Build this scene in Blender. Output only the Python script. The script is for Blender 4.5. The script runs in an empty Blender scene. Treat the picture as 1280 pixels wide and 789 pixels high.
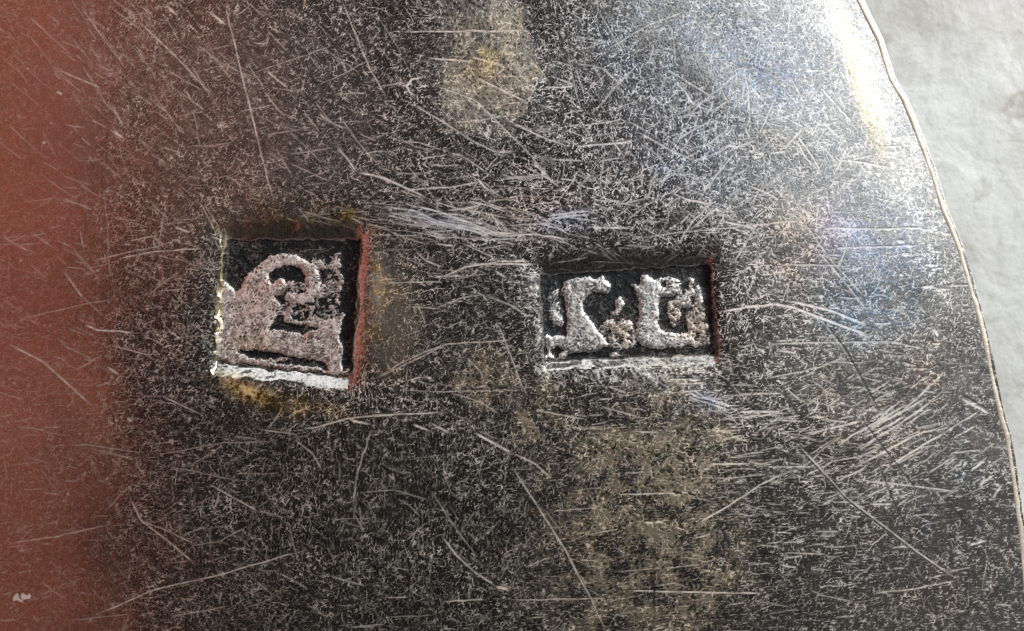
import bpy, math
import numpy as np
from mathutils import Vector

S = bpy.context.scene
COL = S.collection
rng = np.random.default_rng(7)
CAM_H = 30.0

# ------------------------------------------------------------------ camera
cd = bpy.data.cameras.new("camera")
cam = bpy.data.objects.new("camera", cd); COL.objects.link(cam)
cam.location = (0, 0, CAM_H)
cd.sensor_width = 36.0
cd.lens = 36.0 * CAM_H / 12.8
cd.clip_start = 0.1; cd.clip_end = 500
cd.dof.use_dof = True
cd.dof.focus_distance = CAM_H + 0.12
cd.dof.aperture_fstop = 0.16
S.camera = cam

# ------------------------------------------------------------------ world (dim room)
w = bpy.data.worlds.new("World"); S.world = w; w.use_nodes = True
bg = w.node_tree.nodes["Background"]
bg.inputs[0].default_value = (1.0, 0.95, 0.88, 1); bg.inputs[1].default_value = 0.033

# ------------------------------------------------------------------ windows of the room and an added fill lamp (area lamps)
def area(name, loc, target, sx, sy, power, color):
    ld = bpy.data.lights.new(name, 'AREA'); ld.shape = 'RECTANGLE'
    ld.size = sx; ld.size_y = sy; ld.energy = power; ld.color = color
    o = bpy.data.objects.new(name, ld); COL.objects.link(o)
    o.location = loc
    o.rotation_euler = (Vector(target) - Vector(loc)).to_track_quat('-Z', 'Y').to_euler()
    return o
area("window_light", (36, 25, 26), (0, 0, 0), 22, 22, 24000, (1.0, 0.985, 0.95))
area("sky_window_light", (-4, 42, 17), (0, 0, 0), 34, 16, 3100, (0.90, 0.95, 1.0))

area("added_fill_light", (21, 18, 34), (0, 0, 0), 30, 26, 2150, (0.88, 0.95, 1.0))  # fill lamp added to lift the right half of the metal

S.view_settings.view_transform = 'Standard'
S.view_settings.look = 'None'
S.view_settings.exposure = 0.13
S.view_settings.gamma = 1.0
S.cycles.use_denoising = False
S.cycles.max_bounces = 6
S.cycles.sample_clamp_indirect = 6.0
S.cycles.filter_width = 1.1

# ------------------------------------------------------------------ helpers
def nodes_of(name):
    m = bpy.data.materials.new(name); m.use_nodes = True
    nt = m.node_tree
    return m, nt, nt.nodes["Principled BSDF"]

def mathn(nt, op, a, b=None, clamp=False):
    n = nt.nodes.new("ShaderNodeMath"); n.operation = op; n.use_clamp = clamp
    for i, v in enumerate((a, b)):
        if v is None: continue
        if isinstance(v, (int, float)): n.inputs[i].default_value = v
        else: nt.links.new(v, n.inputs[i])
    return n.outputs[0]

def noise(nt, vec, scale, detail=4, rough=0.5, dist=0.0):
    n = nt.nodes.new("ShaderNodeTexNoise")
    n.inputs["Scale"].default_value = scale; n.inputs["Detail"].default_value = detail
    n.inputs["Roughness"].default_value = rough; n.inputs["Distortion"].default_value = dist
    nt.links.new(vec, n.inputs["Vector"])
    return n.outputs[0]

def ramp(nt, fac, stops):
    n = nt.nodes.new("ShaderNodeValToRGB")
    cr = n.color_ramp
    while len(cr.elements) < len(stops): cr.elements.new(0.5)
    for e, (p, c) in zip(cr.elements, stops):
        e.position = p; e.color = (*c, 1) if len(c) == 3 else c
    nt.links.new(fac, n.inputs[0])
    return n.outputs[0]

def mixc(nt, fac, a, b, mode='MIX'):
    n = nt.nodes.new("ShaderNodeMix"); n.data_type = 'RGBA'; n.blend_type = mode
    for sock, v in ((n.inputs["Factor"], fac), (n.inputs["A"], a), (n.inputs["B"], b)):
        pass
    fi, ai, bi = n.inputs[0], n.inputs[6], n.inputs[7]
    for sock, v in ((fi, fac), (ai, a), (bi, b)):
        if isinstance(v, (int, float)): sock.default_value = v
        elif isinstance(v, tuple): sock.default_value = (*v, 1)
        else: nt.links.new(v, sock)
    return n.outputs[2]

def attr(nt, name):
    n = nt.nodes.new("ShaderNodeAttribute"); n.attribute_name = name
    return n

# ------------------------------------------------------------------ materials
def silver_material():
    m, nt, b = nodes_of("worn_silver")
    tc = nt.nodes.new("ShaderNodeTexCoord").outputs["Object"]
    wear = attr(nt, "wear").outputs["Fac"]
    grime = attr(nt, "grime").outputs["Fac"]
    rgh = attr(nt, "dull").outputs["Fac"]
    tint = attr(nt, "tint").outputs["Color"]
    n1 = noise(nt, tc, 9.0, 5, 0.6)
    n2 = noise(nt, tc, 60.0, 3, 0.6)
    # silver colour: tint of tarnish and painted sheen, brighter where it is freshly scratched
    bright = attr(nt, "fresh").outputs["Color"]
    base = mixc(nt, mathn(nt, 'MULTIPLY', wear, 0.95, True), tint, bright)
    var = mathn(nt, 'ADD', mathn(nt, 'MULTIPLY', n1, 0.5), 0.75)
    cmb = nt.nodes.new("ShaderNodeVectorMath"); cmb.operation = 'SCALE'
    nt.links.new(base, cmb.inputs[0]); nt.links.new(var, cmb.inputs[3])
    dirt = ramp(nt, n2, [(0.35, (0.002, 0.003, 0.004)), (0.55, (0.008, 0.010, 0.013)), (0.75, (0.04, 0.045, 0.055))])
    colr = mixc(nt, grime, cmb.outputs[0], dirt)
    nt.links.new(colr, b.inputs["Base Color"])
    met = mathn(nt, 'MULTIPLY', mathn(nt, 'SUBTRACT', 1.0, grime, True), mathn(nt, 'SUBTRACT', 1.0, mathn(nt, 'MULTIPLY', wear, 0.78), True))
    nt.links.new(met, b.inputs["Metallic"])
    r = mathn(nt, 'ADD', mathn(nt, 'MULTIPLY', wear, 0.36), rgh)
    r = mathn(nt, 'ADD', r, mathn(nt, 'MULTIPLY', grime, 0.25))
    r = mathn(nt, 'ADD', r, mathn(nt, 'MULTIPLY', mathn(nt, 'SUBTRACT', n1, 0.5), 0.12), True)
    nt.links.new(r, b.inputs["Roughness"])
    b.inputs["Specular IOR Level"].default_value = 0.35
    bump = nt.nodes.new("ShaderNodeBump"); bump.inputs["Strength"].default_value = 0.15
    bump.inputs["Distance"].default_value = 0.002
    nt.links.new(noise(nt, tc, 38.0, 4, 0.65, 0.6), bump.inputs["Height"])
    nt.links.new(bump.outputs[0], b.inputs["Normal"])
    return m

def rim_material(dark=False):
    m, nt, b = nodes_of("tarnished_side" if dark else "rim_silver")
    tc = nt.nodes.new("ShaderNodeTexCoord").outputs["Object"]
    n1 = noise(nt, tc, 4.0, 6, 0.7)
    cs = ((0.05, 0.045, 0.035), (0.09, 0.08, 0.06), (0.16, 0.14, 0.11)) if dark else ((0.66, 0.56, 0.43), (0.82, 0.74, 0.62), (0.90, 0.86, 0.79))
    nt.links.new(ramp(nt, n1, list(zip((0.3, 0.5, 0.7), cs))), b.inputs["Base Color"])
    b.inputs["Metallic"].default_value = 0.3
    nt.links.new(mathn(nt, 'ADD', mathn(nt, 'MULTIPLY', n1, 0.3), 0.3), b.inputs["Roughness"])
    bump = nt.nodes.new("ShaderNodeBump"); bump.inputs["Strength"].default_value = 0.5
    bump.inputs["Distance"].default_value = 0.01
    nt.links.new(noise(nt, tc, 22.0, 4, 0.7), bump.inputs["Height"])
    nt.links.new(bump.outputs[0], b.inputs["Normal"])
    return m

def stone_material():
    m, nt, b = nodes_of("pale_stone")
    tc = nt.nodes.new("ShaderNodeTexCoord").outputs["Object"]
    n1 = noise(nt, tc, 0.42, 6, 0.62, 0.4)
    c1 = ramp(nt, n1, [(0.30, (0.60, 0.59, 0.56)), (0.47, (0.80, 0.815, 0.80)), (0.62, (0.90, 0.935, 0.93))])
    n2 = noise(nt, tc, 1.6, 6, 0.65, 0.8)
    st = ramp(nt, n2, [(0.30, (0.62, 0.57, 0.50)), (0.43, (1, 1, 1))])
    c2 = mixc(nt, 0.75, c1, st, 'MULTIPLY')
    sp = ramp(nt, noise(nt, tc, 7.0, 5, 0.7, 0.2), [(0.33, (0.84, 0.83, 0.80)), (0.50, (1, 1, 1))])
    c2 = mixc(nt, 0.8, c2, sp, 'MULTIPLY')
    nt.links.new(c2, b.inputs["Base Color"])
    b.inputs["Roughness"].default_value = 0.5
    n3 = noise(nt, tc, 1.9, 4, 0.55, 0.2)
    bump = nt.nodes.new("ShaderNodeBump"); bump.inputs["Strength"].default_value = 0.6
    bump.inputs["Distance"].default_value = 0.08
    nt.links.new(n3, bump.inputs["Height"])
    nt.links.new(bump.outputs[0], b.inputs["Normal"])
    return m

def cloth_material():
    m, nt, b = nodes_of("brick_red_cloth")
    tc = nt.nodes.new("ShaderNodeTexCoord").outputs["Object"]
    n1 = noise(nt, tc, 0.12, 4, 0.6)
    nt.links.new(ramp(nt, n1, [(0.35, (0.38, 0.105, 0.070)), (0.65, (0.46, 0.16, 0.115))]), b.inputs["Base Color"])
    b.inputs["Roughness"].default_value = 0.9
    wv = nt.nodes.new("ShaderNodeTexWave"); wv.inputs["Scale"].default_value = 6
    nt.links.new(tc, wv.inputs["Vector"])
    bump = nt.nodes.new("ShaderNodeBump"); bump.inputs["Strength"].default_value = 0.3
    nt.links.new(wv.outputs[1], bump.inputs["Height"]); nt.links.new(bump.outputs[0], b.inputs["Normal"])
    return m

SILVER, RIM, SIDE, STONE, CLOTH = silver_material(), rim_material(), rim_material(True), stone_material(), cloth_material()

def mesh_obj(name, co, faces, mat, parent=None, attrs=None, smooth=True):
    """co (n,3); faces (m,4) quads; attrs name -> per vertex array"""
    me = bpy.data.meshes.new(name)
    n, m = len(co), len(faces)
    me.vertices.add(n); me.vertices.foreach_set("co", np.ascontiguousarray(co, np.float32).ravel())
    me.loops.add(m * 4); me.loops.foreach_set("vertex_index", np.ascontiguousarray(faces, np.int32).ravel())
    me.polygons.add(m)
    me.polygons.foreach_set("loop_start", np.arange(0, m * 4, 4, dtype=np.int32))
    me.polygons.foreach_set("use_smooth", np.full(m, smooth))
    me.update(calc_edges=True)
    for k, v in (attrs or {}).items():
        if v.ndim == 1:
            a = me.attributes.new(k, 'FLOAT', 'POINT'); a.data.foreach_set("value", v.astype(np.float32))
        else:
            a = me.attributes.new(k, 'FLOAT_COLOR', 'POINT')
            c = np.ones((n, 4), np.float32); c[:, :3] = v; a.data.foreach_set("color", c.ravel())
    me.materials.append(mat)
    o = bpy.data.objects.new(name, me); COL.objects.link(o)
    if parent: o.parent = parent
    return o

# photograph pixel -> place (100 pixels of the 1280 wide photograph are one unit)
def PX(p): p = np.asarray(p, float); return np.stack([(p[..., 0] - 640) / 100, (394.5 - p[..., 1]) / 100], -1)

# ------------------------------------------------------------------ stone table
TABLE_Z = -1.9
def stone_top():
    n = 240
    t = np.linspace(-1, 1, n); g = np.sign(t) * np.abs(t) ** 1.6 * 80
    X, Y = np.meshgrid(g + 6, g)
    Z = np.zeros_like(X) + TABLE_Z
    for _ in range(14):
        k = rng.uniform(0.25, 1.6); a = rng.uniform(0, 2 * math.pi); ph = rng.uniform(0, 6.28)
        Z += 0.012 / k * np.sin(k * (X * math.cos(a) + Y * math.sin(a)) + ph)
    idx = np.arange(n * n).reshape(n, n)
    f = np.stack([idx[:-1, :-1], idx[:-1, 1:], idx[1:, 1:], idx[1:, :-1]], -1).reshape(-1, 4)
    o = mesh_obj("stone_surface", np.stack([X, Y, Z], -1).reshape(-1, 3), f, STONE)
    o["kind"] = "structure"
stone_top()

# ------------------------------------------------------------------ outline of the silver piece
CX, CY, R = -14.904, -5.598, 21.527
EP = np.array([(1080,0),(1090,20),(1105,49),(1120,96),(1135,122),(1154,171),(1171,214),(1184,257),(1204,306),(1220,362),(1240,438),(1257,520),(1264,544),(1278,635),(1283,665)], float)
EW = PX(EP)
EW = EW * (1 + (0.015 * EW[:, :1] ** 2 + 0.010 * EW[:, 1:] ** 2 + 0.03) / CAM_H)      # the edge lies a little lower than the middle
res = np.hypot(EW[:, 0] - CX, EW[:, 1] - CY) - R
o_ = np.argsort(EW[:, 1])
def xe(y):
    y = np.asarray(y, float)
    d = np.interp(y, np.r_[-8, EW[o_, 1], 7], np.r_[0, res[o_], 0])
    d = d + 0.006 * np.sin(y * 3.1 + 1)
    return CX + np.sqrt(np.maximum((R + d) ** 2 - (y - CY) ** 2, 0)) 
XM = -3.5                                   # axis of the piece
Y0, Y1 = -23.6, 12.45

H = 0.0105
yf = np.arange(-4.45, 4.45, H)
def grow(a, b, h):                          # growing steps from a to b
    out = [a]; s = h * 1.25; d = 1 if b > a else -1
    while abs(b - out[-1]) > s * 1.5:
        out.append(out[-1] + d * s); s = min(s * 1.25, 0.35)
    out.append(b); return out[1:]
ys = np.r_[grow(yf[0], Y0, H)[::-1], yf, grow(yf[-1], Y1, H)]
FH = H / 17.4
ff = np.arange(0, 0.735, FH)
fr = np.r_[ff, grow(ff[-1], 1.0, FH)]
# limit coarse step in frac
fr = np.unique(np.r_[ff, np.linspace(ff[-1], 1, 60)[1:]])
NR, NC = len(ys), len(fr)
XE = xe(ys); W = 2 * (XE - XM)
X = XE[:, None] - fr[None, :] * W[:, None]
Y = np.repeat(ys[:, None], NC, 1)
U = XE[:, None] - X                                       # distance from the right edge along x
PXX = X * 100 + 640; PYY = 394.5 - Y * 100                # photograph pixels of each vertex
X = X.astype(np.float32)

# ------------------------------------------------------------------ noise fields on the grid
fy = np.fft.fftfreq(NR, H)[:, None]; fx = np.fft.rfftfreq(NC, H)[None, :]
FRQ = np.hypot(fx, fy); ANG = np.arctan2(fy, fx)
def band(f0, bw, ang=None, aw=0.5, seed=0):
    r = np.random.default_rng(seed)
    F = np.fft.rfft2(r.standard_normal((NR, NC)))
    G = np.exp(-((FRQ - f0) / bw) ** 2)
    if ang is not None:                                   # streak direction in degrees (photo, down-right positive)
        t = math.radians(90 - ang)
        d = np.angle(np.exp(2j * (ANG - t))) / 2
        G = G * np.exp(-(d / aw) ** 2)
    n = np.fft.irfft2(F * G, s=(NR, NC)); return (n / n.std()).astype(np.float32)
def low(f0, seed): 
    r = np.random.default_rng(seed)
    F = np.fft.rfft2(r.standard_normal((NR, NC)))
    n = np.fft.irfft2(F * np.exp(-(FRQ / f0) ** 2), s=(NR, NC)); return (n / n.std()).astype(np.float32)
def frac(f0, beta, seed):
    r = np.random.default_rng(seed)
    F = np.fft.rfft2(r.standard_normal((NR, NC)))
    n = np.fft.irfft2(F / (FRQ + f0) ** beta, s=(NR, NC)); n -= n.mean(); return (n / n.std()).astype(np.float32)
def ss(a, b, x): t = np.clip((x - a) / (b - a), 0, 1); return t * t * (3 - 2 * t)
def blur(A, px):
    F = np.fft.rfft2(A); s = px / 100
    return np.fft.irfft2(F * np.exp(-2 * (math.pi * s * FRQ) ** 2), s=A.shape)
def blob(cx, cy, rx, ry, ang=0, soft=1.0):
    a = math.radians(ang); dx = PXX - cx; dy = PYY - cy
    u = (dx * math.cos(a) + dy * math.sin(a)) / rx; v = (-dx * math.sin(a) + dy * math.cos(a)) / ry
    return np.exp(-(u * u + v * v) ** soft)

N_big = frac(0.15, 1.6, 11); N_mid = frac(0.6, 1.3, 12); N_fine = frac(3.0, 1.2, 13)
N_blot = band(2.2, 1.5, seed=14)

# squiggly micro scratches: bright ridge lines between smooth darker flats
sqA = band(12, 5, seed=1)
wB = 0.35 + 0.25 * low(0.5, 21)
wC = blob(170, 60, 330, 220) * 1.3 + 0.1 + 0.15 * low(0.6, 22)
wD = 0.25 + 0.9 * ss(380, 620, PYY) * ss(560, 850, PXX) + 0.2 * low(0.6, 23) + 0.5 * blob(1000, 430, 200, 90)
wE = 0.25 + 1.0 * blob(480, 620, 160, 130) + 0.15 * low(0.5, 24)
SCR = np.zeros((NR, NC), np.float32); GRV = np.zeros((NR, NC), np.float32)
def splat(px, py, val, target, wpx):
    x = (px - 640) / 100; y = (394.5 - py) / 100
    ri = np.interp(y, ys, np.arange(NR)); f = (xe(y) - x) / (2 * (xe(y) - XM))
    ci = np.interp(f, fr, np.arange(NC))
    r0 = np.floor(ri).astype(int); c0 = np.floor(ci).astype(int)
    K = 1 + int(math.ceil(wpx / 2))
    for a in range(-K + 1, K + 1):
        for b in range(-K + 1, K + 1):
            rr, cc = r0 + a, c0 + b
            ok = (rr >= 0) & (rr < NR) & (cc >= 0) & (cc < NC)
            d = np.hypot(ri - rr, ci - cc)
            v = val * np.clip(0.5 + wpx / 2 - d + 0.25, 0, 1)
            np.maximum.at(target, (rr[ok], cc[ok]), v[ok])


def hairs(n, seed, l0, l1, wd, b0, b1, curl=0.5, pref=None):
    """a great many tiny curved scratches, splatted together"""
    g = np.random.default_rng(seed); T = np.zeros((NR, NC), np.float32)
    cx = g.uniform(-30, 1310, n); cy = g.uniform(-45, 835, n)
    ri = np.clip(np.interp((394.5 - cy) / 100, ys, np.arange(NR)), 0, NR - 1).astype(int)
    f = (xe((394.5 - cy) / 100) - (cx - 640) / 100) / (2 * (xe((394.5 - cy) / 100) - XM))
    ci = np.clip(np.interp(f, fr, np.arange(NC)), 0, NC - 1).astype(int)
    a = g.uniform(0, math.pi, n)
    for wmap, ang, sd in ((wC, 44, 0.30), (wD, -3, 0.18), (wE, 92, 0.25), (wB, 15, 0.4)):
        pick = g.uniform(0, 1, n) < np.clip(wmap[ri, ci], 0, 0.9) * 0.62
        a = np.where(pick, math.radians(ang) + g.normal(0, sd, n), a)
    L = l0 + (l1 - l0) * g.uniform(0, 1, n) ** 2; k = g.normal(0, curl, n) / L; k2 = g.normal(0, curl * 1.4, n)
    br = b0 + (b1 - b0) * g.uniform(0, 1, n) ** 1.6
    br = br * np.clip(1 + 0.06 * N_mid[ri, ci] + 0.04 * N_blot[ri, ci], 0.5, 1.4)
    M = int(l1 * 1.5); t = np.linspace(-0.5, 0.5, M)[None, :] * L[:, None]
    keep = np.ones((n, M), bool); step = np.maximum(1, (M / (L * 1.5)).astype(int)); keep = (np.arange(M)[None, :] % step[:, None]) == 0
    th = a[:, None] + k[:, None] * t * 2 + k2[:, None] * (t / L[:, None]) ** 2
    x = cx[:, None] + np.cos(th) * t; y = cy[:, None] + np.sin(th) * t
    v = br[:, None] * np.clip(1.25 - np.abs(t / L[:, None]) * 1.3, 0, 1)
    splat(x[keep], y[keep], (v * np.ones_like(t))[keep], T, wd)
    return T
P14 = band(15, 6, seed=75); P_o = band(13, 5, 4, 0.25, seed=76); P_d = band(13, 5, 44, 0.3, seed=77); P_v = band(14, 5, 92, 0.25, seed=78)
sm = (P14 + wD * P_o * 1.2 + wC * P_d + wE * P_v * 1.2) / np.sqrt(1 + 1.44 * wD ** 2 + wC ** 2 + 1.44 * wE ** 2)
grain = np.clip(np.exp(-(sm / 0.30) ** 2) * np.clip(0.66 + 0.3 * band(9, 5, seed=6), 0, 1.1), 0, 1)
FINE = np.maximum(hairs(42000, 71, 4, 15, 0.5, 0.2, 1.0, 0.22), hairs(16000, 72, 3, 8, 1.0, 0.3, 1.0, 0.5))
FINE = np.maximum(FINE, hairs(9000, 73, 14, 50, 0.35, 0.25, 0.95, 0.10))
SQ = ss(0.16, 0.88, np.maximum(FINE, 0.95 * grain)); ridge = SQ
DARKH = np.maximum(hairs(26000, 74, 4, 14, 0.7, 0.3, 1.0, 0.3), ss(0.9, 1.5, np.abs(sm)))
VEIN = np.clip(DARKH, 0, 1) * (1 - SQ)
sm = SQ * 2 - DARKH
RELIEF = -0.00022 * sm + 0.00018 * N_fine

# ------------------------------------------------------------------ scratches
def stroke(pts, wd=1.4, br=0.8, target=None, r=None, wob=0.5):
    pts = np.asarray(pts, float)
    seg = np.hypot(*np.diff(pts, axis=0).T); L = np.r_[0, np.cumsum(seg)]
    n = max(6, int(L[-1] * 2.2)); t = np.linspace(0, L[-1], n)
    if len(pts) > 2:                                     # soften corners
        px = np.interp(t, L, pts[:, 0]); py = np.interp(t, L, pts[:, 1])
        k = max(3, int(n / len(pts) / 2.5)) | 1; ker = np.hanning(k + 2)[1:-1]; ker /= ker.sum()
        pad = k // 2
        qx = np.convolve(np.r_[2*px[0]-px[pad:0:-1], px, 2*px[-1]-px[-2:-pad-2:-1]], ker, 'valid') if n > pad + 2 else px
        qy = np.convolve(np.r_[2*py[0]-py[pad:0:-1], py, 2*py[-1]-py[-2:-pad-2:-1]], ker, 'valid') if n > pad + 2 else py
        if len(qx) == n: px, py = qx, qy
    else:
        px = np.interp(t, L, pts[:, 0]); py = np.interp(t, L, pts[:, 1])
    w1 = np.interp(t, np.linspace(0, L[-1], 5 + n // 40), rng.normal(0, wob, 5 + n // 40))
    v = br * np.clip(np.interp(t, np.linspace(0, L[-1], 4 + n // 12), rng.uniform(0.6, 1.15, 4 + n // 12)), 0, 1.2)
    e = np.minimum(t, L[-1] - t) / (0.12 * L[-1] + 2); v = v * np.clip(e + 0.25, 0, 1)
    splat(px + w1, py + w1 * 0.7, v, SCR if target is None else target, wd)

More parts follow.
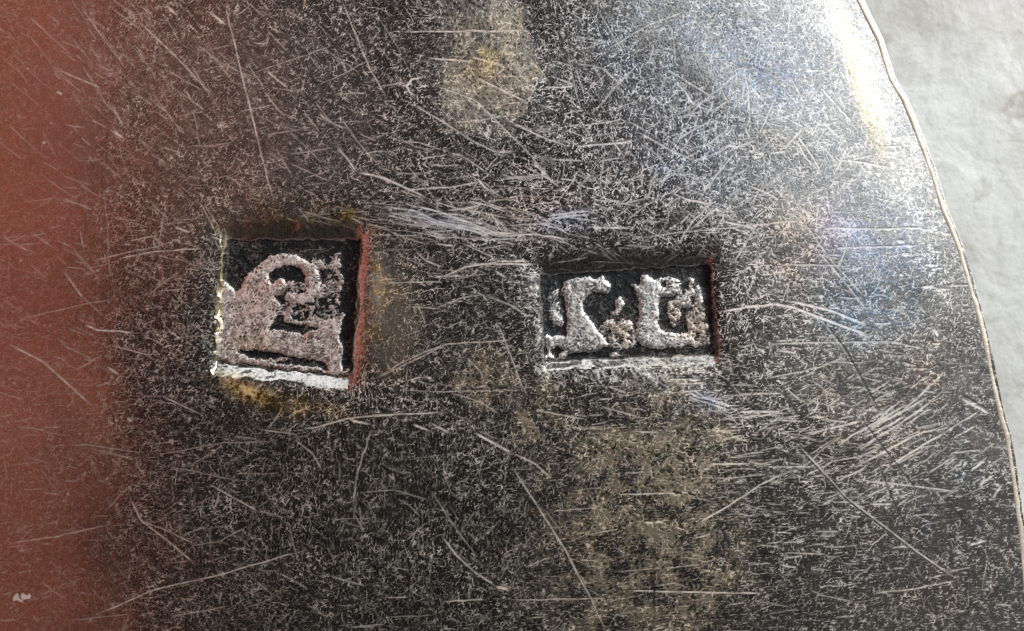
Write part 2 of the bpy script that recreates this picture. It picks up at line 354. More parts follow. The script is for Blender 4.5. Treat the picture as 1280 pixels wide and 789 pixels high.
# (width, brightness, points) of the scratches that can be made out one by one
LIST = [
(1.6,.6,[(90,0),(112,31),(142,71)]),(1.4,.5,[(76,36),(109,79)]),(2,.7,[(165,20),(217,69),(264,119)]),
(2,.75,[(277,0),(290,53),(303,105),(320,171),(333,225),(341,250)]),(1.8,.7,[(61,81),(117,105)]),(1.5,.55,[(20,10),(79,63)]),
(1.4,.5,[(242,61),(287,53)]),(1.3,.5,[(240,87),(293,74)]),(2,.7,[(227,109),(234,122),(252,135)]),(2,.65,[(133,127),(147,155)]),
(3,.9,[(134,160),(148,170)]),(1.6,.6,[(184,112),(224,165)]),(3,.85,[(201,0),(214,13)]),(3,.9,[(257,10),(277,26)]),
(1.4,.5,[(66,247),(105,257)]),(1.6,.5,[(237,132),(247,184)]),(1.3,.35,[(130,142),(155,224)]),(3.5,.8,[(60,109),(67,113)]),
(1.5,.55,[(69,245),(108,261)]),(1.4,.5,[(204,243),(192,318)]),(1.2,.4,[(124,240),(131,346)]),(2.2,.5,[(30,290),(55,307)]),
(1.7,.7,[(142,323),(185,314),(250,310)]),(1.5,.6,[(106,325),(192,307),(236,293)]),(1.6,.65,[(156,300),(192,293)]),(3.2,.9,[(215,283),(234,290)]),
(2,.65,[(71,339),(96,373)]),(1.3,.5,[(18,398),(71,386),(131,374)]),(2.4,.4,[(98,325),(117,350)]),(2,.95,[(99,406),(114,413),(162,416)]),
(1.5,.65,[(130,432),(181,444)]),(1.4,.5,[(71,433),(114,453)]),(2.6,.7,[(0,432),(43,453),(74,480),(106,508)]),(3,.8,[(128,460),(142,469)]),
(1.7,.7,[(200,497),(250,520)]),(1.5,.55,[(193,364),(224,361)]),(1.4,.6,[(252,254),(273,286)]),(1.4,.6,[(246,250),(266,288)]),
(1.6,.6,[(0,685),(59,676),(121,661)]),(3,.7,[(10,695),(18,694)]),(1.4,.5,[(88,557),(172,568)]),(1.5,.55,[(113,565),(165,577)]),
(1.4,.45,[(132,575),(148,591)]),(1.4,.5,[(194,570),(278,555),(340,553)]),(1.4,.5,[(232,586),(278,557)]),(1.4,.55,[(214,586),(291,602)]),
(2,.75,[(260,608),(320,641)]),(2,.7,[(156,626),(170,654),(205,680),(240,709)]),(1.5,.65,[(170,655),(200,665),(238,683)]),
(1.3,.5,[(238,685),(271,680),(304,661)]),(1.8,.75,[(110,775),(146,760),(187,742),(234,730),(271,723),(320,707),(382,689)]),
(1.4,.6,[(209,775),(282,762)]),(1.2,.35,[(31,753),(97,727)]),(1.3,.45,[(73,784),(159,773)]),
(2,.8,[(380,537),(397,535),(430,524),(496,518),(558,516)]),(3,.85,[(439,526),(462,531)]),(2,.7,[(368,551),(390,568),(401,588)]),
(1.6,.6,[(320,537),(371,544)]),(1.8,.65,[(463,538),(452,573),(443,610),(441,634)]),(3,.85,[(517,531),(537,539)]),(3,.8,[(540,530),(561,541)]),
(3,.9,[(595,542),(639,566)]),(1.5,.55,[(539,614),(562,650),(583,680),(598,698)]),(2,.85,[(553,672),(569,694),(594,717),(620,734)]),(4.5,.9,[(621,735),(635,738)]),
(1.4,.6,[(320,640),(356,650)]),(1.6,.65,[(349,720),(382,738)]),(1.7,.7,[(412,722),(455,734)]),(1.6,.7,[(437,787),(479,783)]),
(2,.75,[(553,754),(606,751)]),(1.7,.7,[(481,749),(509,748)]),(1.4,.6,[(419,759),(441,760)]),(1.3,.5,[(480,774),(540,771)]),
(1.3,.5,[(411,650),(463,649)]),(1.4,.6,[(488,710),(511,714)]),(1.4,.5,[(452,617),(492,613),(536,626)]),
(1.8,.7,[(669,513),(731,524)]),(1.8,.7,[(753,509),(794,520)]),(1.9,.75,[(640,584),(666,624),(706,687),(735,742),(757,789)]),(2,.7,[(644,568),(669,580),(688,597)]),
(2.6,.95,[(889,581),(940,581)]),(1.8,.9,[(872,657),(911,635),(959,604),(985,592)]),(2,.85,[(775,619),(867,617)]),(3,.95,[(807,655),(830,654)]),
(2.2,.85,[(786,740),(860,742),(959,745)]),(1.6,.65,[(640,752),(761,749)]),(1.4,.6,[(724,702),(750,702)]),(1.4,.55,[(764,716),(856,710),(904,700)]),
(1.8,.6,[(816,734),(845,731),(863,738)]),(1.5,.6,[(728,537),(786,534)]),(1.6,.65,[(878,597),(915,599),(959,594)]),(3,.9,[(926,515),(980,515)]),
(1.7,.6,[(659,775),(684,773)]),(1.3,.4,[(731,606),(764,675)]),(1.5,.6,[(690,641),(749,634)]),
(2.2,.85,[(1009,544),(1081,527)]),(2.2,.85,[(1052,558),(1095,532),(1139,507)]),(2.2,.8,[(1092,537),(1130,518),(1165,500)]),(2,.8,[(1085,548),(1140,522)]),
(2.2,.85,[(1085,579),(1115,565),(1150,546)]),(2.4,.85,[(1117,586),(1155,563),(1191,542)]),(1.8,.75,[(1098,572),(1145,548),(1182,537)]),(2.2,.8,[(1080,560),(1125,535),(1172,504)]),
(1.9,.75,[(1009,597),(1048,577),(1081,573)]),(1.6,.7,[(960,585),(1015,584)]),(2,.8,[(998,555),(1030,588),(1062,624),(1106,657),(1154,694),(1209,732)]),
(1.8,.75,[(1073,601),(1128,608),(1209,619)]),(3,.85,[(1224,687),(1246,682)]),(1.8,.7,[(978,681),(1011,680)]),(1.6,.7,[(984,694),(1037,696)]),
(1.4,.6,[(1070,731),(1099,709)]),(2,.8,[(1099,747),(1150,742),(1205,732)]),(1.6,.65,[(1048,777),(1077,775)]),(1.5,.6,[(1015,740),(1033,749),(1073,757)]),
(3,.7,[(1224,592),(1242,579)]),(3,.75,[(1236,610),(1253,599)]),(3,.7,[(1253,628),(1266,610)]),(2.4,.65,[(1198,592),(1216,577)]),(2.4,.65,[(1190,585),(1206,575)]),
(1.6,.6,[(1049,309),(1158,306)]),(1.6,.65,[(976,330),(1065,332)]),(1.8,.7,[(1036,285),(1138,285)]),(2.6,.9,[(905,389),(935,384),(975,380)]),
(3,.95,[(960,378),(993,384),(1042,402),(1092,420)]),(3,.95,[(993,377),(1042,388),(1085,405)]),(1.6,.6,[(1014,301),(1046,336),(1092,392)]),(1.6,.6,[(1010,280),(1040,322),(1085,370)]),
(1.5,.65,[(960,430),(1118,427),(1168,438)]),(2,.8,[(1098,405),(1120,404)]),(2,.7,[(1131,520),(1160,492),(1191,464)]),(3,.8,[(1212,500),(1247,519)]),
(4,.9,[(1128,300),(1136,301)]),(4,.9,[(1134,317),(1143,317)]),(3,.85,[(1130,343),(1135,343)]),(3.5,.9,[(1160,359),(1174,357)]),(4,.85,[(1176,412),(1180,420)]),
(1.5,.5,[(1026,102),(1072,152)]),(1.7,.6,[(1052,198),(1085,201),(1112,206)]),(2.2,.7,[(1000,175),(1010,195),(1026,211)]),(1.4,.5,[(1059,59),(1069,109)]),
(1.9,.8,[(503,38),(661,37)]),(2.2,.8,[(536,71),(592,76)]),(2.2,.7,[(592,71),(625,79)]),(2.6,1.,[(529,95),(515,99),(508,107),(513,115),(519,119)]),
(2,.8,[(595,96),(628,112),(661,128)]),(1.7,.7,[(539,105),(569,115),(595,125),(622,152),(658,188),(697,234)]),(1.8,.75,[(516,130),(556,153),(589,175),(622,191),(648,189)]),
(2,.8,[(684,109),(720,107)]),(2.2,.85,[(724,183),(790,176)]),(2,.75,[(641,153),(678,171),(711,183)]),(2.4,.85,[(420,183),(432,196),(446,215)]),(2.4,.9,[(446,215),(480,222),(510,236),(533,247)]),
(2,.75,[(686,199),(730,201)]),(1.5,.5,[(711,66),(717,99),(727,138)]),(1.5,.5,[(750,13),(783,69)]),(2.2,.7,[(757,86),(774,102)]),(1.4,.55,[(725,61),(770,48)]),
(1.6,.5,[(743,140),(770,108),(800,76)]),(2.2,.6,[(760,165),(777,191)]),(1.5,.6,[(569,153),(612,148),(655,140)]),(2,.75,[(526,198),(559,193)]),(1.5,.6,[(628,224),(684,219)]),
(1.6,.7,[(605,227),(622,244)]),(1.8,.6,[(720,217),(742,227)]),
(2.2,.9,[(480,258),(518,263),(543,275),(581,286),(614,296)]),(2.4,.95,[(518,257),(553,266),(594,281),(619,291),(647,292)]),(2,.85,[(514,268),(550,280),(600,290),(640,296)]),
(1.8,.7,[(508,274),(540,283)]),(1.8,.75,[(556,296),(610,300),(650,298)]),(2,.9,[(625,295),(670,293),(710,299)]),(2.2,.9,[(686,270),(710,266),(736,264)]),(2.2,.9,[(690,274),(715,270),(736,268)]),
(1.8,.8,[(612,267),(622,276),(632,284)]),(1.8,.75,[(642,282),(678,280),(695,285),(708,291)]),(2,.85,[(551,347),(581,334),(622,327),(661,326)]),(2.2,.9,[(584,330),(669,330)]),
(1.8,.7,[(480,354),(551,352)]),(1.8,.7,[(609,370),(640,382),(657,394),(669,394)]),(1.6,.6,[(541,387),(576,372),(607,368)]),(2.4,.9,[(561,263),(580,261),(602,256)]),
(1.7,.7,[(630,223),(683,218)]),(1.6,.6,[(635,228),(683,219)]),(1.8,.7,[(665,200),(683,220),(698,233)]),(2.2,.85,[(598,224),(606,234),(618,242)]),(2,.75,[(520,314),(532,326),(553,334)]),
(2,.75,[(533,235),(569,234),(599,226)]),(3,.7,[(619,339),(633,347)]),(1.8,.7,[(742,253),(756,260),(770,262)]),(2.4,.9,[(740,284),(788,285)]),
(1.9,.75,[(427,0),(445,45),(462,85),(481,118)]),(1.5,.55,[(302,93),(345,78),(400,60),(415,54)]),(1.4,.5,[(395,105),(430,90),(461,73)]),(2.4,.85,[(332,87),(345,98),(357,107)]),
(1.4,.5,[(296,138),(340,129)]),(1.4,.5,[(330,168),(392,157)]),(1.4,.5,[(360,192),(420,184)]),(1.5,.6,[(308,0),(325,16)]),(1.8,.7,[(470,108),(505,102)]),(1.5,.5,[(420,152),(448,150)]),
(2,.7,[(314,50),(328,52),(333,46)]),(1.6,.6,[(326,110),(350,140),(372,148)]),
(1.6,.65,[(470,473),(500,455),(530,440),(560,430),(634,426),(650,415)]),(1.6,.6,[(620,400),(633,430),(645,463),(655,488)]),(1.6,.6,[(470,473),(560,430),(575,429)]),(1.8,.8,[(510,475),(530,472)]),(4,.9,[(534,472),(539,473)]),(3,1.2,[(442,289),(447,292),(443,295)]),
(1.4,.6,[(580,400),(560,410),(550,408)]),(1.8,.7,[(587,450),(600,464),(605,475)]),(1.5,.6,[(565,492),(600,502),(624,518)]),(1.6,.65,[(440,523),(470,519),(520,517)]),(1.5,.6,[(500,488),(560,490),(655,487)]),
(2,.8,[(841,241),(860,249),(890,255)]),(1.6,.7,[(890,255),(868,275),(845,308)]),(1.4,.6,[(800,298),(850,290),(930,282),(1000,275)]),(1.7,.7,[(900,275),(930,281),(950,287)]),(1.8,.6,[(920,190),(900,215),(880,240)]),
(1.5,.55,[(805,180),(825,195),(840,215)]),(1.5,.6,[(760,60),(810,30),(860,10)]),(1.7,.65,[(835,85),(855,97),(890,118)]),(1.5,.5,[(933,85),(938,110),(940,150)]),(2,.7,[(945,110),(957,124)]),
(1.8,.6,[(800,165),(845,190),(870,200)]),(1.4,.6,[(850,150),(900,110),(935,80)]),(2,.6,[(1002,170),(1020,195),(1030,215)]),(1.8,.7,[(935,230),(960,240),(975,248)]),(2,.7,[(968,190),(988,187)]),
(1.5,.6,[(855,110),(870,130),(900,140)]),(2.6,.9,[(860,489),(872,496),(890,500),(915,508)]),(2.4,.8,[(862,497),(885,504),(910,512)]),(2,.7,[(866,487),(880,496),(905,500)]),(1.6,.7,[(900,525),(960,519),(990,517)]),
(2,.7,[(925,493),(980,492)]),(1.8,.7,[(985,486),(1005,503)]),(1.8,.7,[(760,483),(785,492)]),(1.4,.6,[(870,460),(895,457)]),
(1.5,.6,[(450,352),(500,348)]),(1.6,.7,[(905,549),(932,545)]),(1.6,.6,[(960,474),(1030,459),(1060,447)]),
]
for wd, br, pts in LIST: stroke(pts, wd * 0.72, br * 1.05)
# dark grooves that show no bright side
DARK = [(2.2,[(1032,402),(1056,431),(1075,464),(1105,517)]),(1.8,[(1081,525),(1117,570),(1154,617)]),(1.5,[(1103,580),(1121,624),(1143,672)]),(2.2,[(1194,632),(1235,679)]),
        (1.5,[(998,558),(1062,627),(1154,697),(1209,735)]),(2,[(1215,497),(1248,516)]),(1.6,[(818,640),(818,789)])]
for wd, pts in DARK: stroke(pts, wd, 1.0, GRV)

def bunch(n, cx, cy, rx, ry, ang, aw, l0, l1, b0, b1, wmax=1.5):
    for _ in range(n):
        x = cx + rng.normal() * rx; y = cy + rng.normal() * ry
        a = math.radians(ang + rng.normal() * aw); L = rng.uniform(l0, l1) * rng.uniform(0.4, 1)
        dx, dy = math.cos(a) * L / 2, math.sin(a) * L / 2; bend = rng.normal() * L * 0.025
        stroke([(x - dx, y - dy), (x - dy / L * bend * 2, y + dx / L * bend * 2), (x + dx, y + dy)],
               rng.uniform(0.35, wmax), rng.uniform(b0, b1), wob=0.25)
bunch(260, 170, 70, 170, 90, 44, 12, 14, 90, .2, .6)          # upper left, running down to the right
bunch(160, 130, 300, 110, 120, 18, 25, 10, 60, .2, .6)
bunch(160, 120, 600, 120, 130, -4, 18, 8, 50, .2, .6)
bunch(240, 560, 270, 150, 70, 14, 16, 10, 70, .3, .8)
bunch(260, 1060, 620, 140, 120, 0, 8, 8, 45, .35, .85, 1.8)   # lower right dashes
bunch(160, 1110, 560, 60, 45, -31, 6, 14, 60, .3, .8)
bunch(160, 900, 560, 130, 90, -2, 8, 10, 50, .3, .8)
bunch(120, 1120, 390, 60, 110, 2, 10, 8, 40, .3, .8)
bunch(240, 900, 150, 170, 100, 10, 60, 10, 60, .3, .7)
bunch(120, 860, 230, 90, 60, -40, 20, 15, 70, .3, .7)
bunch(90, 560, 275, 60, 12, 12, 5, 20, 80, .4, .9)
bunch(220, 480, 650, 170, 90, 0, 45, 8, 50, .2, .6)
bunch(160, 450, 650, 170, 90, 92, 12, 6, 30, .2, .5)
bunch(1100, 640, 400, 420, 270, 0, 60, 6, 30, .15, .5, 1.1)
for _ in range(160):                                          # little nicks
    x, y = rng.uniform(0, 1260), rng.uniform(0, 789); a = rng.uniform(0, 6.3); L = rng.uniform(1.5, 5)
    stroke([(x, y), (x + math.cos(a) * L, y + math.sin(a) * L)], rng.uniform(1.5, 3), rng.uniform(.4, .85), wob=0)

# ------------------------------------------------------------------ struck marks
def seg_inside(poly):                                         # signed distances to each side, positive inside (pixels)
    P = np.asarray(poly, float); out = []
    for i in range(len(P)):
        a, b = P[i], P[(i + 1) % len(P)]; d = (b - a) / np.hypot(*(b - a))
        out.append(-(PXX - a[0]) * d[1] + (PYY - a[1]) * d[0])
    return out
def inpoly(pts, reg):
    ox, oy = PXX[reg], PYY[reg]; P = np.asarray(pts, float); c = np.zeros(ox.shape, bool)
    j = len(P) - 1
    for i in range(len(P)):
        xi, yi = P[i]; xj, yj = P[j]
        if yi != yj: c ^= ((yi > oy) != (yj > oy)) & (ox < (xj - xi) * (oy - yi) / (yj - yi) + xi)
        j = i
    return c
def region(x0, y0, x1, y1):
    rs = np.where((PYY[:, 0] > y0) & (PYY[:, 0] < y1))[0]
    r0, r1 = rs[0], rs[-1] + 1
    m = ((PXX[r0:r1] > x0) & (PXX[r0:r1] < x1)).any(0); cs = np.where(m)[0]
    return (slice(r0, r1), slice(cs[0], cs[-1] + 1))

wobx = 3.0 * band(4, 3, seed=31) + 1.2 * band(14, 8, seed=32)
PIT = np.zeros((NR, NC)); IN = np.zeros((NR, NC)); LEV = np.zeros((NR, NC)); FLOOR = np.zeros((NR, NC))
LETTERS = []
DEPTH = 0.088
def stamp(poly, walls, items):
    """poly: top left, top right, bottom right, bottom left of the floor; walls: widths outside of top,right,bottom,left"""
    d = seg_inside(poly)
    full = np.ones((NR, NC)); dist = np.full((NR, NC), 1e9)
    acc = 0.0
    for s, wv in zip(d, walls):
        acc = acc + np.clip(1 - (s + 2.0 * np.tanh(band(1.2, 1.0, seed=33)) + 0.4 * band(5, 3, seed=34) + wv) / (wv + 1.5), 0, 2) ** 2; dist = np.minimum(dist, s)
    full = ss(0, 1, 1 - np.sqrt(acc))
    dist = dist + 0.3 * wobx
    reg = region(min(p[0] for p in poly) - 30, min(p[1] for p in poly) - 30, max(p[0] for p in poly) + 30, max(p[1] for p in poly) + 40)
    lev = np.zeros((NR, NC)); lev[:] = 0.0
    for L, pts in items:
        m = inpoly(pts, reg); sub = lev[reg]; sub[m] = L; lev[reg] = sub
    fl = ss(-4.5, -1.5, dist)
    return full, dist, reg, lev, fl, np.minimum(d[1], d[3])

# first mark: rounded loop over a foot, in a square pit
A_poly = [(281, 301), (447, 301), (436, 468), (268, 449)]
A_items = [
 (1.0, [(266,345),(281,352),(290,364),(299,360),(302,346),(310,340),(318,333),(325,327),(334,321),(345,317),(354,317),(366,318),(378,323),(388,330),(396,340),(397,350),(393,362),(400,380),(425,385),(432,400),(430,430),(432,455),(438,470),(400,470),(300,455),(262,450)]),
 (0.50, [(352,338),(372,334),(382,345),(380,352),(394,366),(404,350),(398,335),(390,326),(408,322),(425,330),(428,350),(424,375),(426,395),(404,402),(380,403),(352,400),(345,385),(340,365)]),
 (0.02, [(334,341),(340,335),(350,331),(364,331),(374,336),(380,344),(381,352),(372,352),(358,350),(346,362),(336,356),(332,349)]),
 (1.0, [(338,358),(344,350),(352,349),(354,358),(350,366),(344,366)]),
 (0.42, [(346,366),(365,356),(380,362),(392,372),(404,385),(400,402),(380,404),(358,400),(352,388)]),
 (1.0, [(391,342),(399,351),(397,363),(389,374),(376,380),(361,379),(353,374),(354,369),(372,370),(382,362),(387,352)]),
 (0.0, [(332,412),(337,404),(341,398),(344,393),(350,394),(352,401),(368,405),(388,408),(397,412),(382,416),(376,420),(362,415),(345,413)]),
 (0.0, [(293,439),(318,438),(345,441),(362,446),(378,449),(392,450),(402,455),(411,464),(406,466),(394,460),(372,458),(352,456),(328,451),(308,448)]),
 (1.0, [(320,452),(345,447),(362,450),(350,452)]),
 (0.0, [(424,300),(448,300),(445,330),(441,350),(437,372),(437,395),(434,415),(438,432),(433,440),(433,452),(433,464),(427,464),(426,450),(427,435),(422,420),(425,400),(430,390),(427,372),(431,350),(426,330)]),
 (0.0, [(276,296),(450,296),(448,318),(425,322),(405,320),(396,326),(380,320),(362,315),(345,315),(330,320),(318,328),(304,338),(300,342),(298,360),(291,366),(283,356),(279,348)]),
 (0.55, [(386,322),(396,320),(402,328),(398,336),(390,334)]),
 (0.5, [(408,330),(412,318),(424,316),(428,330),(424,352),(410,350)]),
]
A_letter = [(302,346),(325,327),(345,317),(366,318),(388,330),(397,345),(393,366),(382,352),(378,340),(364,331),(350,331),(336,340),(333,350),(340,362),(347,372),(351,385),(344,395),(334,408),(333,414),(350,418),(365,424),(378,420),(397,412),(420,400),(428,415),(425,440),(400,446),(380,447),(350,441),(300,437),(276,430),(272,400),(285,370),(299,362)]
# second mark: two serif letters in an oblong pit
B_poly = [(678, 346), (886, 333), (893, 441), (684, 450)]
B_items = [
 (0.30, [(686,352),(700,352),(704,385),(705,415),(690,416),(684,380)]),
 (0.62, [(690,362),(696,360),(700,378),(702,395),(704,402),(694,406),(688,398),(692,382)]),
 (0.9, [(682,418),(708,420),(712,440),(706,449),(682,452)]),
 (0.0, [(688,438),(697,432),(703,440),(694,448)]),
 (0.55, [(755,402),(762,398),(775,400),(782,398),(792,404),(795,415),(798,432),(780,438),(765,434),(758,425),(748,412)]),
 (0.72, [(764,392),(770,386),(770,376),(778,370),(782,380),(776,392),(770,396)]),
 (1.0, [(703,362),(706,354),(712,350),(720,347),(735,346),(748,348),(754,344),(760,352),(764,358),(761,367),(752,366),(742,363),(736,368),(730,374),(730,385),(733,392),(740,402),(748,414),(757,424),(764,432),(755,437),(745,440),(735,441),(722,441),(708,444),(706,435),(708,425),(710,418),(709,400),(708,380)]),
 (1.0, [(788,354),(800,356),(802,346),(806,341),(812,346),(820,350),(830,347),(838,345),(851,350),(853,358),(850,366),(840,370),(828,371),(825,378),(824,395),(825,408),(830,414),(845,416),(855,418),(864,414),(864,430),(852,435),(830,436),(815,436),(804,432),(797,425),(797,412),(800,400),(800,385),(798,370),(794,360)]),
 (0.62, [(834,385),(845,372),(858,368),(864,345),(874,350),(880,365),(884,385),(889,400),(893,412),(891,428),(885,438),(870,436),(863,428),(862,414),(855,403),(845,413),(838,405)]),
 (0.25, [(853,350),(863,346),(864,366),(852,369)]),
 (0.0, [(864,372),(870,371),(872,377),(867,380)]),
 (0.0, [(829,352),(834,351),(834,359),(828,359)]),
 (0.0, [(855,385),(860,384),(858,400),(855,398)]),
 (0.0, [(713,444),(740,441),(757,434),(772,436),(790,441),(830,440),(875,434),(890,436),(888,442),(868,446),(800,449),(740,451),(716,450)]),
 (0.75, [(757,446),(772,441),(778,445),(765,449)]),
 (0.0, [(872,333),(886,332),(890,380),(893,412),(895,438),(889,440),(890,418),(884,395),(880,370),(877,350)]),
]
B_l1 = B_items[6][1]; B_l2 = B_items[7][1]

stA = stamp(A_poly, (26, 9, 24, 8), A_items)
stB = stamp(B_poly, (22, 8, 17, 6), B_items)
SILVERY = np.ones((NR, NC)); DROP = np.zeros((NR, NC)); RAISE = np.zeros((NR, NC))
spk = 0.85 * frac(5.0, 1.7, 41)
for (full, dist, reg, lev, fl, side), key in ((stA, 'A'), (stB, 'B')):
    near = ss(-60, -15, dist)
    shoulder = (0.025 + 0.055 * ss(-32, 22, side)) * np.exp(-(np.clip(-dist, 0, 200) / 27) ** 1.5)
    DROP += DEPTH * full + shoulder * (dist < 1e8)
    # shift the lookup of the level map by a noise so its outlines are ragged
    ri, ci = np.meshgrid(np.arange(reg[0].start, reg[0].stop), np.arange(reg[1].start, reg[1].stop), indexing='ij')
    r2 = np.clip(ri + (1.1 * frac(2.5, 1.3, 43)[reg]).astype(int), 0, NR - 1)
    c2 = np.clip(ci + (1.1 * frac(2.5, 1.3, 44)[reg]).astype(int), 0, NC - 1)
    L = np.zeros((NR, NC)); L[reg] = lev[r2, c2]
    Lb = blur(L, 1.0)
    s = ss(0.40, 0.62, Lb + 0.26 * spk * np.clip(1 - np.abs(2 * Lb - 1) ** 3, 0.12, 1)) * (1 - 0.9 * ss(0.55, 0.8, DARKH * (0.75 + 0.25 * spk)) * ss(-0.6, 0.5, N_mid + 0.6 * N_blot))
    SILVERY = np.where(fl > 0, np.minimum(SILVERY, 1 - fl + fl * s), SILVERY)
    RAISE += fl * (0.024 * blur(L, 2.2) + 0.008 * blur(s * fl, 1.8)) + fl * 0.0022 * spk
GR = (1 - SILVERY) * (1 - 0.22 * np.clip(SQ, 0, 1) * ss(-0.5, 0.8, N_mid))
# black pits in the tan corroded streaks
tan = (blob(800, 560, 75, 60) + blob(850, 600, 60, 90) + blob(800, 680, 70, 110) + blob(880, 740, 50, 90) + blob(605, 478, 34, 32) * 1.1 + blob(670, 520, 26, 45) + .7 * blob(720, 700, 60, 90))
pits = ss(0.97, 1.12, tan * 0.45 + 0.20 * band(8, 5, seed=51) + 0.22 * N_mid) * ss(0.25, 0.5, tan)
for cx, cy, rx, ry in [(907,664,4,6),(908,680,5,9),(918,710,4,7),(905,714,5,4),(832,510,3,9),(828,520,4,3),(847,540,3,4),(868,543,4,4),(890,534,3,4),(872,592,3,3),(846,705,6,5),(669,523,3,6),(676,536,3,6),(598,473,4,4),(612,484,4,5),(596,450,3,3),(618,470,3,5),(793,676,3,3),(869,748,4,4),(920,752,4,4),(888,730,4,5)]:
    pits = np.maximum(pits, ss(0.38, 0.52, blob(cx, cy, rx * 1.15, ry * 1.15) * (1 + 0.4 * sqA)))
GR = np.clip(GR + pits * 0.95, 0, 1)
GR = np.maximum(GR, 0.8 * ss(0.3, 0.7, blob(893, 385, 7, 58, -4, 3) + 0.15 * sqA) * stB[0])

# ------------------------------------------------------------------ tarnish colours and painted sheen
TINT = np.empty((NR, NC, 3), np.float32); TINT[:] = (0.52, 0.49, 0.455)
def lay(col, m):
    m = np.clip(m, 0, 1)[..., None]; TINT[:] = TINT * (1 - m) + np.array(col, np.float32) * m
v = 0.5 + 0.5 * np.tanh(N_big)
lay((0.56, 0.46, 0.40), 0.9 * blob(200, 120, 330, 260, 0, 1.5))
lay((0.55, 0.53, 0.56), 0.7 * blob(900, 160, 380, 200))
lay((0.56, 0.56, 0.55), 0.75 * ss(850, 1200, PXX + (394 - PYY) * 0.5))  # lighter towards the right: window sheen painted into the tint
lay((0.36, 0.35, 0.31), 0.6 * blob(450, 680, 420, 170, 0, 1.5))
lay((0.60, 0.46, 0.38), 0.5 * blob(660, 268, 60, 28) + 0.35 * blob(690, 260, 40, 20))
edge_y = ss(545, 560, PXX + 4 * sqA) * ss(676, 664, PXX + 6 * N_blot + (PYY - 80) ** 2 / 250)
lay((0.82, 0.72, 0.57), 0.95 * edge_y * ss(175, 130, PYY + 6 * N_blot) * ss(-20, 30, PYY) * (0.7 + 0.3 * N_mid))
lay((0.95, 0.72, 0.30), 0.55 * blob(607, 75, 22, 24) * (1 + N_mid * .5))
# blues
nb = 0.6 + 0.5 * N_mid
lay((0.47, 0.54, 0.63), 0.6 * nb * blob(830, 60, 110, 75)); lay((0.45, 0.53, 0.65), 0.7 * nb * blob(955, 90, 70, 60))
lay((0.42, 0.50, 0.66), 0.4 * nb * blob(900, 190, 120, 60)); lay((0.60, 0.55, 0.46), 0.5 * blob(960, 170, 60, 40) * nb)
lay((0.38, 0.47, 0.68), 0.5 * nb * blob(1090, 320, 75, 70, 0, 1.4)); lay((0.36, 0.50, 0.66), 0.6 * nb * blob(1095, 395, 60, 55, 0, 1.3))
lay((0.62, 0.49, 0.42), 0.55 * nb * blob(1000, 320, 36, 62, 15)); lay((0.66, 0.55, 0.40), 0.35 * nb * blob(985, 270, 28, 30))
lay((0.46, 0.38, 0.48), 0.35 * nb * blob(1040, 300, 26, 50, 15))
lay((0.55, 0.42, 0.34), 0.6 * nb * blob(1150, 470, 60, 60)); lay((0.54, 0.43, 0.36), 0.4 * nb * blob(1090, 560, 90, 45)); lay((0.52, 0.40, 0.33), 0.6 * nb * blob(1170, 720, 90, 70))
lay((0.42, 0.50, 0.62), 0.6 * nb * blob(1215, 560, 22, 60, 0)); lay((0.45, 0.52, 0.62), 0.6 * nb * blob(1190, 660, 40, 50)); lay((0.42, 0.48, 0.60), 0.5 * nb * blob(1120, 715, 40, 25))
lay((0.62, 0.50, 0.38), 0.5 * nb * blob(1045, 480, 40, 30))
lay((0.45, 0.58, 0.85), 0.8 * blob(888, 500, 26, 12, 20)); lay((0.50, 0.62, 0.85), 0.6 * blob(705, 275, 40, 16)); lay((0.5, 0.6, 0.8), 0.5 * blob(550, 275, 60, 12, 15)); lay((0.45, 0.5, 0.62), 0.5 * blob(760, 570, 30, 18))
lay((0.98, 0.86, 0.60), 0.75 * blob(1078, 90, 12, 95, -14, 1.5)); lay((0.98, 0.88, 0.66), 0.6 * blob(1100, 140, 9, 50, -14))  # cream streaks of the highlight near the edge, painted into the tint
# tan streaks
lay((0.78, 0.66, 0.49), np.clip(tan * (0.75 + 0.45 * N_mid + 0.3 * N_blot), 0, 0.95))
# yellow round the first mark
lay((1.0, 0.66, 0.12), 0.95 * blob(312, 492, 44, 11, 20)); lay((0.85, 0.62, 0.25), 0.7 * blob(360, 505, 60, 12, 8) * nb)
lay((0.66, 0.52, 0.34), 0.9 * np.clip(nb, .4, 1) * blob(488, 400, 36, 75, 0, 2)); lay((1.0, 0.68, 0.15), 0.75 * ss(0.1, 0.9, N_mid) * blob(472, 355, 10, 42)); lay((0.95, 0.66, 0.2), 0.6 * ss(0, 0.9, N_mid) * blob(455, 420, 12, 30))
lay((1.0, 0.72, 0.2), 0.85 * blob(433, 269, 12, 8)); lay((0.75, 0.55, 0.25), 0.55 * nb * blob(350, 272, 70, 22))
lay((0.86, 0.74, 0.42), 0.85 * blob(274, 365, 5, 85, 4, 2)); lay((0.95, 0.76, 0.3), 0.7 * ss(0, 1, N_mid) * blob(271, 385, 5, 60, 4, 2)) 
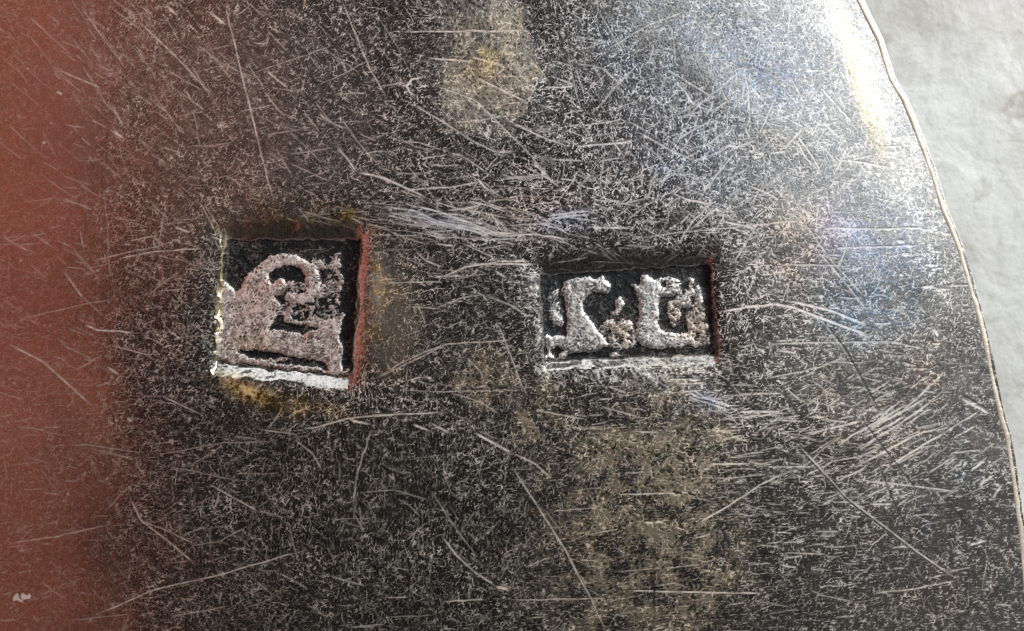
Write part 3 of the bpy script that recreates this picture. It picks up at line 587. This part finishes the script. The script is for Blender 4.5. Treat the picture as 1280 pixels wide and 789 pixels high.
# pinkish silver in the pits
inA, inB = stA[4], stB[4]
lay((0.95, 0.86, 0.82), 0.9 * inA * (stA[1] > 0)); lay((0.93, 0.70, 0.60), 0.7 * inA * blob(325, 370, 30, 30))
lay((0.80, 0.66, 0.46), 0.6 * inA * blob(300, 430, 40, 10)); lay((0.78, 0.79, 0.80), 0.95 * inB * (stB[1] > 0))
lay((0.98, 0.80, 0.66), 0.85 * inB * (blob(775, 415, 26, 22) + blob(875, 405, 24, 30) + blob(842, 395, 14, 20)))
rw = blob(447, 385, 9, 95, 4, 3); lay((1.0, 0.94, 0.90), rw); lay((0.22, 0.19, 0.17), 0.9 * blob(894, 385, 8, 62, -4, 3))  # red reflection on one right wall painted pale pink; other right wall darkened

# ------------------------------------------------------------------ how dull the metal is
mark_w0 = np.maximum(stA[0], stB[0])
redz = ss(165, 90, PXX - (PYY - 390) * 0.06)
FRESH = TINT / TINT.max(-1, keepdims=True) * 0.95
FRESH = FRESH * 0.6 + np.array([0.94, 0.90, 0.84], np.float32) * 0.4
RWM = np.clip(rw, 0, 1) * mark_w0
TINT *= (1 - (0.50 - 0.2 * ss(750, 1150, PXX)) * VEIN * (1 - RWM) * (1 - 0.75 * redz))[..., None]  # veins weaker towards the right, part of the painted sheen
mark_w = np.maximum(stA[0], stB[0])
top_shadeA = ss(10, -4, stA[1]) * blob(364, 283, 88, 17, 0, 2.5); top_shadeB = ss(10, -4, stB[1]) * blob(785, 326, 112, 15, -3, 2.5)  # bands of shade above the marks, painted by cutting the wear there
GAIN = 0.73 + 0.22 * blob(900, 250, 330, 300) - 0.10 * blob(430, 660, 380, 170, 0, 1.5) - 0.16 * blob(200, 150, 300, 230, 0, 1.5) - 0.15 * blob(580, 420, 80, 60)
wear_f = np.clip(GAIN * SQ * (1.0 - 0.55 * redz) * (0.9 + 0.2 * N_mid) * (1 - 0.75 * np.clip(top_shadeA + top_shadeB, 0, 1)), 0, 1)
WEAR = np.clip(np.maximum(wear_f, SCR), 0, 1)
WEAR = WEAR * (1 - 0.85 * mark_w * (1 - np.maximum(stA[4], stB[4]))) * (1 - 0.9 * GRV)  # wear cut on pit walls, part of the upper wall's painted shade
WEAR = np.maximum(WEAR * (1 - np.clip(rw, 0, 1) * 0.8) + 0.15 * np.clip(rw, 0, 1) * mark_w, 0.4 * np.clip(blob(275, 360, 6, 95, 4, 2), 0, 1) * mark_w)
inF = np.maximum(stA[4], stB[4])
WEAR = WEAR * (1 - inF) + inF * np.clip(0.17 + 0.16 * stA[4] + 0.78 * ridge + 0.16 * N_fine, 0.04, 1)
film = np.clip(0.20 * edge_y * ss(175, 140, PYY + 6 * N_blot) * np.clip(0.8 + 0.4 * N_mid + 0.3 * P14, 0.1, 1.5) + 0.22 * np.clip(tan * (0.5 + 0.4 * N_mid + 0.45 * N_blot + 0.3 * P14), 0, 1) + 0.16 * blob(488, 400, 36, 75, 0, 2)
               + 0.62 * blob(312, 492, 46, 12, 20) * ss(-0.8, 0.6, N_mid + 0.5 * sqA * 0.5) + 0.3 * blob(472, 355, 9, 42) + 0.10 * blob(230, 130, 230, 200, 0, 1.5) + 0.10 * ss(850, 1200, PXX), 0, 0.7)  # last term lightens the right side, part of the painted sheen
WEAR = np.maximum(WEAR, film) + 0.35 * film * WEAR
WEAR = np.clip(WEAR, 0, 1) * (1 - GR)
DULL = 0.19 + 0.03 * np.tanh(N_big) + 0.08 * np.maximum(inA, inB) + 0.025 * ss(500, 1000, PXX) + 0.09 * blob(270, 140, 210, 200, 0, 1.5) + 0.07 * blob(600, 90, 70, 80, 0, 2)
# the crests of the smear left by something hard at (12, 754)
sm_ = ss(0.4, 0.6, blob(12, 755, 14, 6, -8) * (1 + 0.4 * sqA)); WEAR = np.maximum(WEAR, sm_)

# ------------------------------------------------------------------ height
def integ(f, lo, hi, n=4000):
    t = np.linspace(lo, hi, n); c = np.cumsum(f(t)) * (t[1] - t[0]); c -= np.interp(0, t, c)
    return lambda q: np.interp(q, t, c)
def slope_x(x):                                              # tilt of the surface (convex), flattening outside
    return (0.030 * x) * (1 - ss(-8, -12, x)) - 0.05 * ss(-8.5, -12, x)
def slope_y(y): return 0.020 * np.clip(y, -6, 6)
Zx = integ(slope_x, -16, 10); Zy = integ(slope_y, -26, 15)
U1 = np.clip(U, 0, None)
UL = W[:, None] - U                                           # distance from the left edge
Z = -Zx(X) - Zy(Y)
Z += 0.013 * (np.tanh((U1 - 0.42) / 0.22) - 1) * (0.4 + 0.6 * ss(0, 2.5, Y))
Z -= 0.10 * np.exp(-np.clip(UL, 0, None) / 0.42)
EDGE_OFF = 0.0
fine = ss(-4.45, -4.3, Y) * ss(4.45, 4.3, Y) * ss(0.735, 0.72, np.repeat(fr[None, :], NR, 0))
Z += RELIEF * fine * (1 + 0.6 * mark_w)
Z += 0.003 * low(1.0, 61) * fine * ss(0.1, 0.5, U)
Z -= (0.0022 * np.clip(SCR, 0, 1) + 0.0025 * GRV) * fine
Z -= DROP - RAISE
Z -= 0.004 * pits

# ------------------------------------------------------------------ build the piece
piece = bpy.data.objects.new("silver_spoon_bowl", None)
piece.name = "silver_tableware"
COL.objects.link(piece)
piece["label"] = "scratched tarnished silver piece stamped with two hallmarks lying on pale stone"
piece["category"] = "silverware"

CO = np.stack([X, Y, Z], -1).reshape(-1, 3)
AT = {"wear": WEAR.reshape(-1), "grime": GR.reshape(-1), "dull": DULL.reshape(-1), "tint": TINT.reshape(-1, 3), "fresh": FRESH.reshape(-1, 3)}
idx = np.arange(NR * NC).reshape(NR, NC)
F = np.stack([idx[:-1, :-1], idx[1:, :-1], idx[1:, 1:], idx[:-1, 1:]], -1)      # x runs to the left along a row
F = F[..., ::-1]
def fc(A): return (A[:-1, :-1] + A[1:, 1:]) / 2
def pm(pts, st):
    m = np.zeros((NR, NC), bool); m[st[2]] = inpoly(pts, st[2]); return fc(m.astype(float)) > 0.6
owner = np.zeros((NR - 1, NC - 1), int)
owner[fc(stA[0]) > 0.02] = 1; owner[fc(stB[0]) > 0.02] = 2
okA = fc(stA[4]) > 0.9; okB = fc(stB[4]) > 0.9
owner[pm(A_letter, stA) & okA] = 3
owner[pm(B_l1, stB) & okB] = 4; owner[pm(B_l2, stB) & okB] = 5
def sub(name, k, parent):
    f = F[owner == k]; u, inv = np.unique(f, return_inverse=True)
    return mesh_obj(name, CO[u], inv.reshape(-1, 4), SILVER, parent, {n: a[u] for n, a in AT.items()})
body = sub("body", 0, piece)
hA = sub("hallmark", 1, piece); hA["label"] = "square punch mark with a rounded loop letter over a foot, black in its corners"
hB = sub("hallmark", 2, piece); hB["label"] = "oblong punch mark holding two serif letters on a blackened ground"
sub("letter", 3, hA); sub("letter", 4, hB); sub("letter", 5, hB)

# rim: a thin rounded lip swept round the outline, with the side wall below it
yy = np.r_[np.linspace(Y0, -5, 120)[:-1], np.linspace(-5, 5, 700), np.linspace(5, Y1, 60)[1:]]
xr = xe(yy); zr = lambda x, y: -Zx(x) - Zy(y) - np.where(x > XM, 0.025 * (0.4 + 0.6 * ss(0, 2.5, y)), 0.10)
right = np.stack([xr, yy], -1); left = np.stack([2 * XM - xr, yy], -1)[::-1]
out = np.concatenate([right, left]); n = len(out)
tan_ = np.roll(out, -1, 0) - np.roll(out, 1, 0); tan_ /= np.linalg.norm(tan_, axis=1)[:, None]
nor = np.stack([tan_[:, 1], -tan_[:, 0]], -1)
zz = zr(out[:, 0], out[:, 1])
jit = 0.004 * np.sin(np.arange(n) * 0.071) + np.convolve(rng.normal(0, 0.006, n), np.ones(9) / 9, 'same')
prof = [(-0.112, -0.020), (-0.100, 0.012), (-0.076, 0.021), (-0.044, 0.014), (-0.020, -0.002), (-0.004, -0.032), (0.022, -0.16), (0.02, -0.30), (-0.08, -0.42), (-0.5, -0.5), (-1.6, -0.75)]
P3 = []
for k, (o, z) in enumerate(prof):
    j = jit * (1 if k < 6 else 0.3)
    q = out + nor * (o + j)[:, None]
    zk = zz + z + j * 0.5
    if k >= 9: zk = np.minimum(zk, zz + z)
    P3.append(np.c_[q, zk])
# foot going down to the stone
q = out + nor * -1.7; P3.append(np.c_[q, np.full(n, TABLE_Z - 0.01)])
K = len(P3); Pm = np.stack(P3, 1)
id2 = np.arange(n * K).reshape(n, K); nx = np.roll(id2, -1, 0)
fq = np.stack([id2[:, :-1], nx[:, :-1], nx[:, 1:], id2[:, 1:]], -1)
mesh_obj("rim", Pm[:, :6].reshape(-1, 3), (lambda i: np.stack([i[:, :-1], np.roll(i, -1, 0)[:, :-1], np.roll(i, -1, 0)[:, 1:], i[:, 1:]], -1).reshape(-1, 4))(np.arange(n * 6).reshape(n, 6)), RIM, piece)
mesh_obj("side_wall", Pm[:, 5:].reshape(-1, 3), (lambda i: np.stack([i[:, :-1], np.roll(i, -1, 0)[:, :-1], np.roll(i, -1, 0)[:, 1:], i[:, 1:]], -1).reshape(-1, 4))(np.arange(n * (K - 5)).reshape(n, K - 5)), SIDE, piece)

# ------------------------------------------------------------------ unseen red cloth added at the left, shaped for the metal's red reflection
def cloth():
    nu, nv = 120, 60
    u = np.linspace(-26, 26, nu); v_ = np.linspace(0, 1, nv)
    top = 29.3 + 0.12 * u + 0.25 * np.sin(u * 0.9)
    Yc = np.repeat(u[:, None], nv, 1)
    Zc = TABLE_Z + 0.15 + v_[None, :] * (top[:, None] - TABLE_Z)
    Xc = -20 + 0.55 * np.sin(Yc * 0.75 + 0.4 * np.sin(Zc * 0.2)) * (0.4 + 0.6 * (1 - v_)) + 0.15 * np.sin(Yc * 2.1)
    a = np.stack([Xc, Yc, Zc], -1); b = a.copy(); b[..., 0] -= 0.25
    i = np.arange(nu * nv).reshape(nu, nv)
    fa = np.stack([i[:-1, :-1], i[1:, :-1], i[1:, 1:], i[:-1, 1:]], -1).reshape(-1, 4)
    fb = fa[:, ::-1] + nu * nv
    ring = np.r_[i[:, 0], i[-1, 1:], i[-2::-1, -1], i[0, -2:0:-1]]
    r2 = np.roll(ring, -1)
    fs = np.stack([ring, ring + nu * nv, r2 + nu * nv, r2], -1)
    o = mesh_obj("added_red_cloth", np.concatenate([a.reshape(-1, 3), b.reshape(-1, 3)]), np.concatenate([fa, fb, fs]), CLOTH)
    o["label"] = "added brick red cloth, unseen, standing in for the red thing mirrored in the silver"
    o["category"] = "cloth"
cloth()
